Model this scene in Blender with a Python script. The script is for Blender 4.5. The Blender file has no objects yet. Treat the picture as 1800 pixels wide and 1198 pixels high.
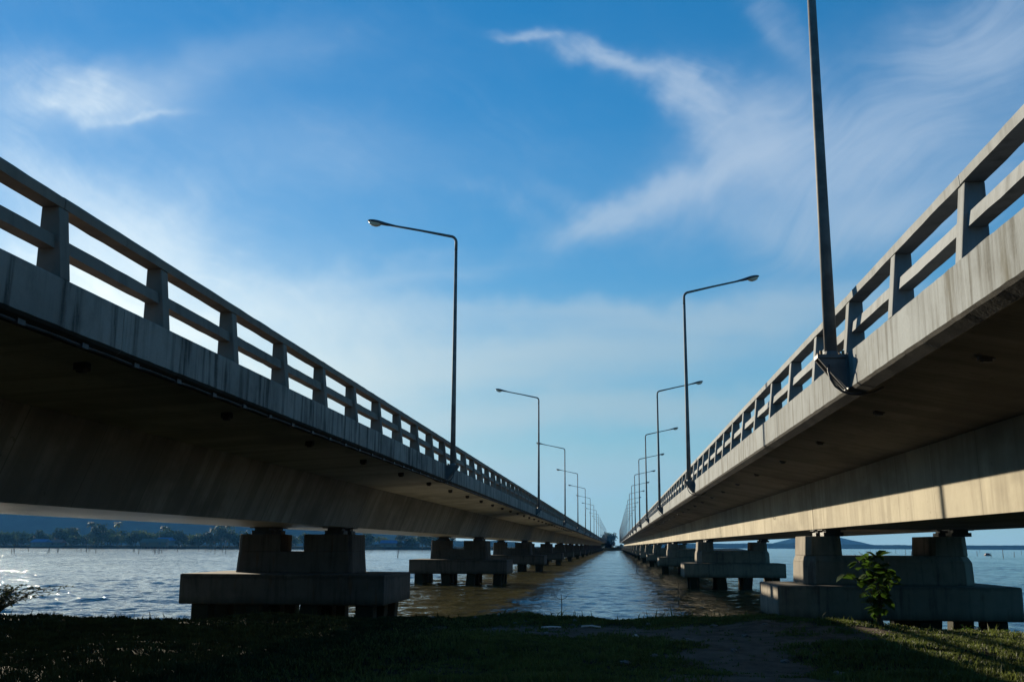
import bpy, bmesh, math, random
import numpy as np
from mathutils import Vector, Matrix

random.seed(7)
np.random.seed(7)
S = bpy.context.scene
COL = S.collection
R = math.radians

# ------------------------------------------------------------------ camera
FPX, W, H = 1838.0, 1800.0, 1198.0
ROLL = R(0.28)
vx, vy = 1081.0 - W / 2, 960.0 - H / 2
c_, s_ = math.cos(-ROLL), math.sin(-ROLL)
ux, uy = c_ * vx - s_ * vy, s_ * vx + c_ * vy        # bridge vanishing point before the roll
TH = math.atan(uy / FPX)
AL = math.atan(ux / FPX * math.cos(TH))
fwd = Vector((-math.sin(AL) * math.cos(TH), math.cos(AL) * math.cos(TH), math.sin(TH)))
rgt = Vector((math.cos(AL), math.sin(AL), 0))
upv = rgt.cross(fwd)
r2 = rgt * math.cos(ROLL) + upv * math.sin(ROLL)
u2 = upv * math.cos(ROLL) - rgt * math.sin(ROLL)
cam_d = bpy.data.cameras.new('camera')
cam = bpy.data.objects.new('camera', cam_d)
COL.objects.link(cam)
cam.matrix_world = Matrix((r2, u2, -fwd)).transposed().to_4x4()
cam_d.sensor_width = 36.0
cam_d.lens = FPX / W * 36.0
cam_d.clip_start = 0.1
cam_d.clip_end = 30000
S.camera = cam


def pix_dir(px, py):
    """world direction of a photo pixel (used to measure the sky and far shores)"""
    return (fwd + r2 * ((px - W / 2) / FPX) - u2 * ((py - H / 2) / FPX)).normalized()


def on_level(px, py, z):
    d = pix_dir(px, py)
    return d * (z / d.z)


def at_y(px, py, Y):
    d = pix_dir(px, py)
    return d * (Y / d.y)


# ------------------------------------------------------------------ render settings
S.render.engine = 'CYCLES'
S.view_settings.view_transform = 'Standard'
S.view_settings.look = 'None'
S.view_settings.exposure = 0.88
S.view_settings.gamma = 1
S.cycles.max_bounces = 8
S.cycles.diffuse_bounces = 6
S.cycles.glossy_bounces = 4
S.cycles.transparent_max_bounces = 8
S.cycles.sample_clamp_indirect = 8

# ------------------------------------------------------------------ sun and sky
SUN = Vector((-1.0, 1.34, 0.40)).normalized()          # towards the sun
SUN_EL = math.asin(SUN.z)
SUN_AZ = math.atan2(SUN.x, SUN.y)
sun_d = bpy.data.lights.new('sun', 'SUN')
sun_d.energy = 5.0
sun_d.angle = R(0.5)
sun_d.color = (1.0, 0.87, 0.66)
sun = bpy.data.objects.new('sun', sun_d)
COL.objects.link(sun)
sun.rotation_euler = SUN.to_track_quat('Z', 'Y').to_euler()

world = bpy.data.worlds.new("World")
S.world = world
world.use_nodes = True


class NT:
    """small helper that writes node trees as expressions"""
    def __init__(self, tree):
        self.t = tree
        self.N = tree.nodes
        self.L = tree.links

    def put(self, sock, v):
        if hasattr(v, 'links'):
            self.L.new(v, sock)
        elif isinstance(v, (tuple, list)) and sock.type == 'RGBA' and len(v) == 3:
            sock.default_value = (*v, 1)
        else:
            sock.default_value = v

    def m(self, op, a, b=0.0, c=0.0, clamp=False):
        n = self.N.new('ShaderNodeMath')
        n.operation = op
        n.use_clamp = clamp
        for i, v in enumerate((a, b, c)):
            self.put(n.inputs[i], v)
        return n.outputs[0]

    def add(self, a, b): return self.m('ADD', a, b)
    def sub(self, a, b): return self.m('SUBTRACT', a, b)
    def mul(self, a, b): return self.m('MULTIPLY', a, b)
    def div(self, a, b): return self.m('DIVIDE', a, b)

    def sep(self, v):
        n = self.N.new('ShaderNodeSeparateXYZ')
        self.put(n.inputs[0], v)
        return n.outputs

    def xyz(self, x, y, z):
        n = self.N.new('ShaderNodeCombineXYZ')
        for i, v in enumerate((x, y, z)):
            self.put(n.inputs[i], v)
        return n.outputs[0]

    def noise(self, vec, scale=1.0, detail=4.0, rough=0.5, dist=0.0, col=False):
        n = self.N.new('ShaderNodeTexNoise')
        self.put(n.inputs['Vector'], vec)
        self.put(n.inputs['Scale'], scale)
        n.inputs['Detail'].default_value = detail
        n.inputs['Roughness'].default_value = rough
        n.inputs['Distortion'].default_value = dist
        return n.outputs['Color' if col else 'Fac']

    def ramp(self, v, lo, hi, smooth=True, a=0.0, b=1.0):
        n = self.N.new('ShaderNodeMapRange')
        n.interpolation_type = 'SMOOTHSTEP' if smooth else 'LINEAR'
        n.clamp = True
        self.put(n.inputs[0], v)
        n.inputs[1].default_value = lo
        n.inputs[2].default_value = hi
        n.inputs[3].default_value = a
        n.inputs[4].default_value = b
        return n.outputs[0]

    def mix(self, f, a, b, mode='MIX'):
        n = self.N.new('ShaderNodeMix')
        n.data_type = 'RGBA'
        n.blend_type = mode
        self.put(n.inputs[0], f)
        self.put(n.inputs[6], a)
        self.put(n.inputs[7], b)
        return n.outputs[2]

    def vmath(self, op, a, b=(0, 0, 0)):
        n = self.N.new('ShaderNodeVectorMath')
        n.operation = op
        self.put(n.inputs[0], a)
        self.put(n.inputs[1], b)
        return n.outputs[1 if op in ('DOT_PRODUCT', 'LENGTH', 'DISTANCE') else 0]


SKY_SHOULDER, SKY_SAT = 0.14, 2.75


def build_sky():
    world.node_tree.nodes.clear()
    g = NT(world.node_tree)
    N, L = g.N, g.L
    out = N.new('ShaderNodeOutputWorld')
    bg = N.new('ShaderNodeBackground')
    L.new(bg.outputs[0], out.inputs[0])
    bg.inputs[1].default_value = 0.09
    sky = N.new('ShaderNodeTexSky')
    sky.sky_type = 'NISHITA'
    sky.sun_disc = False
    sky.sun_elevation = SUN_EL
    sky.sun_rotation = SUN_AZ
    sky.altitude = 0
    sky.air_density = 1.0
    sky.dust_density = 0.15
    sky.ozone_density = 3.5
    tc = N.new('ShaderNodeTexCoord')
    d = tc.outputs['Generated']
    x, y, z = g.sep(d)
    ysafe = g.m('MAXIMUM', y, 0.06)
    a, e = g.div(x, ysafe), g.div(z, ysafe)
    front = g.ramp(y, 0.05, 0.3)
    col = sky.outputs[0]
    # the camera's rendering of the sky: shoulder on the bright side near the sun, deep blue away from it
    r_, g_, b_ = g.sep(col)
    lum = g.add(g.add(g.mul(r_, .25), g.mul(g_, .6)), g.mul(b_, .15))
    k = g.div(1.0, g.add(1.0, g.mul(lum, SKY_SHOULDER)))
    hs = N.new('ShaderNodeHueSaturation')
    hs.inputs['Saturation'].default_value = SKY_SAT
    L.new(col, hs.inputs['Color'])
    r_, g_, b_ = g.sep(hs.outputs[0])
    col = g.xyz(g.mul(g.mul(g.m('MAXIMUM', r_, .02), .48), k), g.mul(g.mul(g_, 1.06), k), g.mul(b_, k))

    def ae(px, py):
        dd = pix_dir(px, py)
        return dd.x / dd.y, dd.z / dd.y
    cosang = g.vmath('DOT_PRODUCT', d, tuple(SUN))
    glow = g.m('POWER', g.m('MAXIMUM', cosang, 0.0), 14.0)
    # wispy cirrus field, drawn out along one wind direction
    ca, sa = math.cos(R(-35)), math.sin(R(-35))
    wu = g.add(g.mul(a, ca), g.mul(e, sa))
    wv = g.sub(g.mul(e, ca), g.mul(a, sa))
    warp = g.noise(g.xyz(a, e, 3.1), 2.6, 3, 0.5)
    wv2 = g.add(wv, g.mul(g.sub(warp, 0.5), 0.35))
    wisp = g.noise(g.xyz(g.mul(wu, 3.0), g.mul(wv2, 9.0), 0.7), 1.0, 9, 0.62, 0.25)
    soft = g.noise(g.xyz(g.mul(a, 2.6), g.mul(e, 4.0), 5.3), 1.0, 6, 0.55, 0.3)
    bands = g.noise(g.xyz(g.mul(a, 1.6), g.mul(e, 14.0), 9.3), 1.0, 5, 0.5, 0.1)
    jit = g.mul(g.sub(g.noise(g.xyz(a, e, 8.8), 5.0, 5, 0.6), 0.5), 0.14)
    jit2 = g.mul(g.sub(g.noise(g.xyz(a, e, 1.8), 4.0, 5, 0.6), 0.5), 0.14)
    aj, ej = g.add(a, jit), g.add(e, jit2)

    def blob(px, py, rx, ry, deg, power=2.0):
        """soft elliptical mask centred on a direction of the real sky; deg: tilt, anticlockwise"""
        ca_, ea_ = ae(px, py)
        cc, ss = math.cos(R(deg)), math.sin(R(deg))
        da, de = g.sub(aj, ca_), g.sub(ej, ea_)
        p = g.div(g.add(g.mul(da, cc), g.mul(de, ss)), rx / FPX)
        q = g.div(g.sub(g.mul(de, cc), g.mul(da, ss)), ry / FPX)
        r2_ = g.add(g.mul(p, p), g.mul(q, q))
        return g.m('EXPONENT', g.mul(r2_, -1.0))

    cover = None
    spots = [  # px, py, rx, ry, tilt, amount, kind
        (930, 48, 62, 11, -10, 1.1, 'w'), (1035, 92, 75, 22, -28, 1.4, 'w'), (1105, 118, 55, 15, -20, 1.2, 'w'), (1185, 165, 90, 28, -34, 1.3, 'w'),
        (1280, 235, 120, 48, -42, 1.0, 'w'),
        (1200, 335, 150, 34, 22, 1.25, 'r'), (1290, 290, 130, 80, 40, 1.1, 'r'), (1110, 370, 110, 22, 16, .8, 'r'),
        (1400, 300, 110, 120, 60, .8, 'r'), (1600, 160, 260, 85, 34, .72, 'r'), (1760, 80, 220, 90, 25, .6, 'r'),
        (1362, 40, 34, 120, 25, .36, 'r'), (1520, 400, 180, 70, 22, .8, 'r'), (1350, 420, 50, 70, 70, .55, 'r'), (1480, 250, 120, 70, 40, .5, 'r'),
        (1640, 300, 200, 50, 30, .4, 'r'),
        (165, 195, 100, 26, -12, .42, 'w'), (255, 230, 80, 10, -3, .45, 'w'), (190, 165, 120, 44, -14, .3, 'w'), (150, 190, 200, 70, -8, .4, 's'), (400, 120, 250, 60, 15, .18, 's'),
        (560, 290, 250, 90, 0, .14, 's'),
        (40, 330, 200, 80, -30, .30, 's'), (330, 480, 330, 80, -28, .32, 's'),
        (640, 620, 330, 72, -8, 1.0, 's'), (900, 640, 420, 50, 3, 1.2, 'b'), (700, 500, 240, 26, 10, .35, 'b'),
        (1150, 740, 500, 36, 0, .9, 'b'), (560, 640, 240, 90, 0, .7, 's'), (1350, 560, 260, 34, 5, .8, 'b'), (1000, 560, 260, 24, -2, .6, 'b'),
        (900, 725, 240, 30, 0, 1.0, 'b'), (960, 830, 500, 40, 0, .8, 'b'), (900, 345, 100, 20, -22, .15, 'w'), (1010, 345, 90, 20, -25, .2, 'r'),
        (20, 520, 260, 110, 0, 1.2, 's'), (0, 800, 600, 150, 0, 3.0, 's'), (350, 900, 600, 90, 0, 2.4, 's'), (250, 600, 240, 100, -10, 1.0, 's'),
    ]
    wn = g.ramp(wisp, 0.29, 0.80)
    cb, sb = math.cos(R(33)), math.sin(R(33))
    w2u = g.add(g.mul(a, cb), g.mul(e, sb))
    w2v = g.add(g.sub(g.mul(e, cb), g.mul(a, sb)), g.mul(g.sub(warp, 0.5), 0.30))
    wisp2 = g.noise(g.xyz(g.mul(w2u, 2.2), g.mul(w2v, 11.0), 4.7), 1.0, 10, 0.6, 0.35)
    fib = g.noise(g.xyz(g.mul(w2u, 7.0), g.mul(w2v, 60.0), 2.7), 1.0, 5, 0.6, 0.3)
    fib1 = g.noise(g.xyz(g.mul(wu, 8.0), g.mul(wv2, 60.0), 6.7), 1.0, 5, 0.6, 0.3)
    rn = g.mul(g.ramp(wisp2, 0.28, 0.70), g.ramp(fib, 0.2, 0.75, a=.7, b=1.15))
    puff = g.noise(g.xyz(a, e, 6.1), 26.0, 6, .65, .4)
    wn = g.mul(g.mul(wn, g.ramp(fib1, 0.25, 0.70, a=.5, b=1.25)), g.ramp(puff, .3, .68, a=.55, b=1.3))
    sn = g.ramp(soft, 0.22, 0.75)
    bn = g.ramp(bands, 0.30, 0.70)
    for px, py, rx, ry, deg, amt, kind in spots:
        t = g.mul(blob(px, py, rx, ry, deg), amt)
        nz = {'w': g.add(g.mul(wn, 1.0), 0.22), 's': g.add(g.mul(sn, .5), g.add(g.mul(wn, .35), .18)), 'r': g.add(g.mul(rn, .85), .20), 'b': g.add(bn, .1)}[kind]
        t = g.mul(t, nz)
        cover = t if cover is None else g.add(cover, t)
    generic = g.mul(g.mul(wn, sn), 0.05)
    cover = g.mul(g.add(cover, generic), front)
    # the same kind of thin cloud behind the camera, seen by the light only through reflections
    zsafe = g.m('MAXIMUM', z, 0.08)
    back = g.ramp(g.noise(g.xyz(g.div(x, zsafe), g.div(y, zsafe), 0.0), 0.6, 6, 0.6), 0.5, 0.9)
    cover = g.add(cover, g.mul(g.mul(back, 0.12), g.sub(1.0, front)))
    veil = g.mul(g.m('EXPONENT', g.mul(g.m('MAXIMUM', e, 0.0), -6.5)), g.add(.25, g.mul(bn, .35)))
    cover = g.add(cover, g.mul(veil, front))
    cover = g.sub(1.0, g.m('EXPONENT', g.mul(cover, -1.25)))
    # horizon milkiness
    hz = g.m('EXPONENT', g.mul(g.m('ABSOLUTE', z), -7.0))
    hi = g.ramp(e, .10, .36)
    ccol = g.mix(glow, g.mix(hi, (2.1, 3.05, 3.6), (2.5, 3.3, 4.4)), (7.7, 7.9, 7.2))
    col = g.mix(cover, col, ccol)
    col = g.mix(g.mul(hz, 0.95), col, g.mix(glow, (2.05, 3.1, 3.45), (8.4, 8.8, 7.9)))
    L.new(col, bg.inputs[0])


build_sky()


# ------------------------------------------------------------------ object helpers
def kids(o): return [c for c in bpy.data.objects if c.parent == o]


def tag(o, label=None, cat=None, group=None, kind=None):
    if label: o['label'] = label
    if cat: o['category'] = cat
    if group: o['group'] = group
    if kind: o['kind'] = kind
    return o


def empty(name, loc=(0, 0, 0), rz=0.0):
    o = bpy.data.objects.new(name, None)
    COL.objects.link(o)
    o.location = loc
    o.rotation_euler = (0, 0, rz)
    o.empty_display_size = 0.3
    return o


class MB:
    def __init__(self):
        self.v, self.f = [], []

    def poly(self, vs, fs):
        b = len(self.v)
        self.v += [tuple(p) for p in vs]
        self.f += [tuple(b + i for i in f) for f in fs]

    def box(self, x0, x1, y0, y1, z0, z1, tx=0.0, ty=0.0):
        """box; tx, ty shrink the top on each side"""
        self.poly([(x0, y0, z0), (x1, y0, z0), (x1, y1, z0), (x0, y1, z0),
                   (x0 + tx, y0 + ty, z1), (x1 - tx, y0 + ty, z1), (x1 - tx, y1 - ty, z1), (x0 + tx, y1 - ty, z1)],
                  [(3, 2, 1, 0), (4, 5, 6, 7), (0, 1, 5, 4), (1, 2, 6, 5), (2, 3, 7, 6), (3, 0, 4, 7)])

    def prism_y(self, prof, ys):
        """closed x-z profile swept along y through stations ys"""
        n = len(prof)
        vs = [(x, y, z) for y in ys for x, z in prof]
        fs = []
        for k in range(len(ys) - 1):
            for i in range(n):
                j = (i + 1) % n
                fs.append((k * n + i, k * n + j, (k + 1) * n + j, (k + 1) * n + i))
        fs.append(tuple(reversed(range(n))))
        fs.append(tuple((len(ys) - 1) * n + i for i in range(n)))
        self.poly(vs, fs)

    def worn_y(self, prof, y0, y1, step, amp, s=1, only=None):
        """profile swept along y with small worn irregularities near the viewer"""
        n = max(2, int((y1 - y0) / (step if y0 < 70 else 4.0)) + 1)
        a_ = amp if y0 < 70 else 0.0
        ys = [y0 + (y1 - y0) * i / (n - 1) for i in range(n)]
        b = len(self.v)
        m = len(prof)
        for y in ys:
            for i, (x, z) in enumerate(prof):
                k = a_ * (1.0 if (only is None or i in only) else .25)
                j = random.uniform(-1, 1)
                if random.random() < .05: j *= 2.2
                self.v.append((s * (x + k * .5 * random.uniform(-1, 1)), y, z + k * j))
        for k in range(n - 1):
            for i in range(m):
                j = (i + 1) % m
                self.f.append((b + k * m + i, b + k * m + j, b + (k + 1) * m + j, b + (k + 1) * m + i))
        self.f.append(tuple(b + i for i in reversed(range(m))))
        self.f.append(tuple(b + (n - 1) * m + i for i in range(m)))

    def prism_z(self, prof0, prof1, z0, z1):
        n = len(prof0)
        vs = [(x, y, z0) for x, y in prof0] + [(x, y, z1) for x, y in prof1]
        fs = [(i, (i + 1) % n, n + (i + 1) % n, n + i) for i in range(n)]
        fs += [tuple(reversed(range(n))), tuple(n + i for i in range(n))]
        self.poly(vs, fs)

    def tube(self, pts, rad, n=10, cap=True):
        pts = [Vector(p) for p in pts]
        if not isinstance(rad, (list, tuple)):
            rad = [rad] * len(pts)
        b = len(self.v)
        up = None
        for i, p in enumerate(pts):
            t = (pts[min(i + 1, len(pts) - 1)] - pts[max(i - 1, 0)]).normalized()
            if up is None:
                up = t.orthogonal().normalized()
            up = (up - t * up.dot(t)).normalized()
            s = t.cross(up)
            for k in range(n):
                a = 2 * math.pi * k / n
                self.v.append(tuple(p + (up * math.cos(a) + s * math.sin(a)) * rad[i]))
        for i in range(len(pts) - 1):
            for k in range(n):
                self.f.append((b + i * n + k, b + i * n + (k + 1) % n, b + (i + 1) * n + (k + 1) % n, b + (i + 1) * n + k))
        if cap:
            self.f.append(tuple(b + k for k in reversed(range(n))))
            self.f.append(tuple(b + (len(pts) - 1) * n + k for k in range(n)))

    def build(self, name, mat, parent=None, smooth=False, bevel=0.0, seg=2):
        me = bpy.data.meshes.new(name)
        me.from_pydata(self.v, [], self.f)
        me.validate()
        bm = bmesh.new()
        bm.from_mesh(me)
        bmesh.ops.recalc_face_normals(bm, faces=bm.faces)
        if bevel > 0:
            es = [e for e in bm.edges if len(e.link_faces) == 2 and e.calc_face_angle(0) > 0.5]
            bmesh.ops.bevel(bm, geom=es, offset=bevel, segments=seg, affect='EDGES', profile=0.6)
        bm.to_mesh(me)
        bm.free()
        if smooth:
            me.polygons.foreach_set('use_smooth', [True] * len(me.polygons))
        me.materials.append(mat)
        o = bpy.data.objects.new(name, me)
        COL.objects.link(o)
        if parent:
            o.parent = parent
        return o


def np_mesh(name, verts, faces, mat, parent=None, mats=None, midx=None):
    """verts (n,3), faces (m,k) numpy"""
    me = bpy.data.meshes.new(name)
    m, k = faces.shape
    me.vertices.add(len(verts))
    me.vertices.foreach_set('co', np.ascontiguousarray(verts, dtype=np.float32).ravel())
    me.loops.add(m * k)
    me.loops.foreach_set('vertex_index', np.ascontiguousarray(faces, dtype=np.int32).ravel())
    me.polygons.add(m)
    me.polygons.foreach_set('loop_start', np.arange(0, m * k, k, dtype=np.int32))
    me.update(calc_edges=True)
    for mm in (mats or [mat]):
        me.materials.append(mm)
    if midx is not None:
        me.polygons.foreach_set('material_index', midx.astype(np.int32))
    o = bpy.data.objects.new(name, me)
    COL.objects.link(o)
    if parent:
        o.parent = parent
    return o


def copy_tree(o, parent=None, loc=None, rz=None, scale=None, depth=0):
    c = o.copy()
    COL.objects.link(c)
    if parent:
        c.parent = parent
        c.matrix_parent_inverse = o.matrix_parent_inverse.copy()
    for ch in CH.get(o.name, []):
        copy_tree(ch, c, depth=depth + 1)
    if loc is not None: c.location = loc
    if rz is not None: c.rotation_euler = (c.rotation_euler[0], c.rotation_euler[1], rz)
    if scale is not None: c.scale = (scale,) * 3 if not hasattr(scale, '__len__') else scale
    return c


CH = {}


def note_children():
    CH.clear()
    for o in bpy.data.objects:
        if o.parent:
            CH.setdefault(o.parent.name, []).append(o)


# ------------------------------------------------------------------ materials
def new_mat(name):
    m = bpy.data.materials.new(name)
    m.use_nodes = True
    g = NT(m.node_tree)
    b = g.N['Principled BSDF']
    return m, g, b


def concrete(name, base, dark, stain=0.5, joint=0.0, rough=0.9, spec=0.25, vstreak=1.0, bump=0.35, grime=None, boards=0, tide=False):
    m, g, b = new_mat(name)
    geo = g.N.new('ShaderNodeNewGeometry')
    P = geo.outputs['Position']
    x, y, z = g.sep(P)
    big = g.noise(P, 0.55, 5, 0.6)
    mid = g.noise(P, 3.5, 6, 0.65)
    fine = g.noise(P, 38.0, 4, 0.6)
    xy = g.add(g.mul(x, 1.0), g.mul(y, 1.0))
    st = g.noise(g.xyz(g.mul(x, 7.0), g.mul(y, 7.0), g.mul(z, 0.55)), 1.0, 6, 0.62)
    st2 = g.noise(g.xyz(g.mul(x, 2.2), g.mul(y, 2.2), g.mul(z, 0.3)), 1.0, 3, 0.5)
    f = g.mul(g.ramp(big, 0.35, 0.7), 0.45)
    f = g.add(f, g.mul(g.mul(g.ramp(st, 0.42, 0.72), g.ramp(st2, 0.3, 0.65)), stain * vstreak))
    f = g.add(f, g.mul(g.ramp(mid, 0.45, 0.75), 0.25))
    f = g.m('MINIMUM', f, 1.0)
    col = g.mix(f, base, dark)
    col = g.mix(g.ramp(fine, 0.3, 0.7, a=0.0, b=0.25), col, g.mix(0.5, base, dark), 'MIX')
    if grime:
        gf = g.mul(g.ramp(g.noise(g.xyz(x, y, g.mul(z, .25)), 1.7, 6, .7), .52, .72), 0.75)
        col = g.mix(gf, col, grime)
    if boards:
        # pours and form boards run across the member
        bn_ = g.noise(g.xyz(g.mul(x, .10), g.mul(y, 1.6), g.mul(z, .12)), 1.0, 4, .6)
        bn2 = g.noise(g.xyz(g.mul(x, .5), g.mul(y, .22), g.mul(z, .5)), 1.0, 4, .6)
        col = g.mix(g.mul(g.ramp(bn_, .47, .60), .65), col, dark)
        col = g.mix(g.mul(g.ramp(bn2, .48, .64), .55), col, tuple(c * .7 for c in dark))
        pit = g.noise(P, 9.0, 2, .5)
        col = g.mix(g.mul(g.ramp(pit, .70, .74), .5), col, tuple(c * .5 for c in dark))
    if tide:
        tn = g.noise(g.xyz(g.mul(x, 2.5), g.mul(y, 2.5), 0.0), 1.0, 5, .65)
        lvl = g.add(z, g.mul(g.sub(tn, .5), .35))
        col = g.mix(g.ramp(lvl, -1.45, -1.85, a=0.0, b=.85), col, (.018, .020, .010))
        rn_ = g.noise(g.xyz(g.mul(x, 5.0), g.mul(y, 5.0), g.mul(z, .7)), 1.0, 3, .6)
        col = g.mix(g.mul(g.ramp(rn_, .62, .72), .5), col, (.11, .055, .025))
        top = g.ramp(g.m('ABSOLUTE', g.add(lvl, .95)), .0, .10, a=.45, b=0.0)
        col = g.mix(top, col, tuple(c * .6 for c in dark))
    if joint:
        fr = g.m('FRACT', g.div(g.add(y, 1000.0), joint))
        ln = g.m('LESS_THAN', g.m('ABSOLUTE', g.sub(fr, 0.5)), 0.006)
        col = g.mix(g.mul(ln, 0.55), col, tuple(c * 0.35 for c in dark))
        pan = g.noise(g.xyz(0, g.m('FLOOR', g.add(g.div(g.add(y, 1000.0), joint), 0.5)), g.m('FLOOR', g.mul(x, .08))), 7.31, 0, 0.5)
        col = g.mix(g.ramp(pan, .3, .7, a=0.0, b=0.3), col, dark)
    g.put(b.inputs['Base Color'], col)
    b.inputs['Roughness'].default_value = rough
    b.inputs['Specular IOR Level'].default_value = spec
    bp = g.N.new('ShaderNodeBump')
    bp.inputs['Strength'].default_value = bump
    bp.inputs['Distance'].default_value = 0.02
    g.put(bp.inputs['Height'], g.add(g.mul(mid, 0.8), g.mul(fine, 0.35)))
    g.L.new(bp.outputs[0], b.inputs['Normal'])
    return m


def plain(name, col, rough=0.6, metal=0.0, spec=0.5, vary=0.25, scale=6.0, transl=0.0):
    m, g, b = new_mat(name)
    geo = g.N.new('ShaderNodeNewGeometry')
    n = g.noise(geo.outputs['Position'], scale, 5, 0.6)
    c = g.mix(g.ramp(n, 0.3, 0.7), tuple(k * (1 - vary) for k in col), tuple(min(1, k * (1 + vary)) for k in col))
    g.put(b.inputs['Base Color'], c)
    b.inputs['Roughness'].default_value = rough
    b.inputs['Metallic'].default_value = metal
    b.inputs['Specular IOR Level'].default_value = spec
    if transl > 0:
        tr = g.N.new('ShaderNodeBsdfTranslucent')
        g.put(tr.inputs[0], g.mix(0.5, c, tuple(min(1, k * 2.2) for k in col)))
        mx = g.N.new('ShaderNodeMixShader')
        mx.inputs[0].default_value = transl
        g.L.new(b.outputs[0], mx.inputs[1])
        g.L.new(tr.outputs[0], mx.inputs[2])
        g.L.new(mx.outputs[0], g.N['Material Output'].inputs[0])
    return m


M = {}
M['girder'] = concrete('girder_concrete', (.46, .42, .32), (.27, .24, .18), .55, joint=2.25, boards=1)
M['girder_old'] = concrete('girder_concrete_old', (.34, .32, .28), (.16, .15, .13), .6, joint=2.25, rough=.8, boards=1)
M['soffit'] = concrete('soffit_concrete', (.40, .36, .28), (.28, .24, .17), .3, rough=.38, spec=.7, bump=.06)
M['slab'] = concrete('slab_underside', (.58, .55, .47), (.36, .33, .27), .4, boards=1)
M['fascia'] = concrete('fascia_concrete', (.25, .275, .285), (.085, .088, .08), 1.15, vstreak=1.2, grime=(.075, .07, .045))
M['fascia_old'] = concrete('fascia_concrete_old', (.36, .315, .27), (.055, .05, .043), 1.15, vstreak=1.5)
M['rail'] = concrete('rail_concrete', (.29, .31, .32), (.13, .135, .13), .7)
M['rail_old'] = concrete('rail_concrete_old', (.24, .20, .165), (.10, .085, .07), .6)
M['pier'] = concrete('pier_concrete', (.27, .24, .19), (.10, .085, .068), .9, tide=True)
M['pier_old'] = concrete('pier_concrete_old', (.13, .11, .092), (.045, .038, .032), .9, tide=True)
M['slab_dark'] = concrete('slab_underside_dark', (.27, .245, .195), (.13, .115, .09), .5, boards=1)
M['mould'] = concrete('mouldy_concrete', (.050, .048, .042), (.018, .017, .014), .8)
M['pile'] = concrete('pile_concrete', (.05, .042, .032), (.018, .016, .012), .8, tide=True)
M['asphalt'] = plain('asphalt', (.05, .05, .05), .9)
M['steel'] = plain('galvanised_steel', (.12, .12, .12), .55, .2, vary=.2)
M['pole'] = plain('painted_pole', (.15, .143, .14), .7, 0, spec=.2, vary=.3, scale=3)
M['housing'] = plain('lamp_housing', (.07, .08, .10), .4, .3)
M['glass'] = plain('lamp_glass', (.62, .58, .48), .15, 0, .8, vary=.1)
M['rubber'] = plain('cable', (.05, .05, .055), .6)
M['rust'] = plain('rusty_bolts', (.30, .17, .07), .8)


# ------------------------------------------------------------------ bridges
PITCH = 2.25            # spacing of the railing posts
POST0 = 9.05
SPAN = 36.0
Y_END = 660.0


def sgn_prof(prof, s):
    return [(s * x, z) for x, z in prof]


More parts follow.
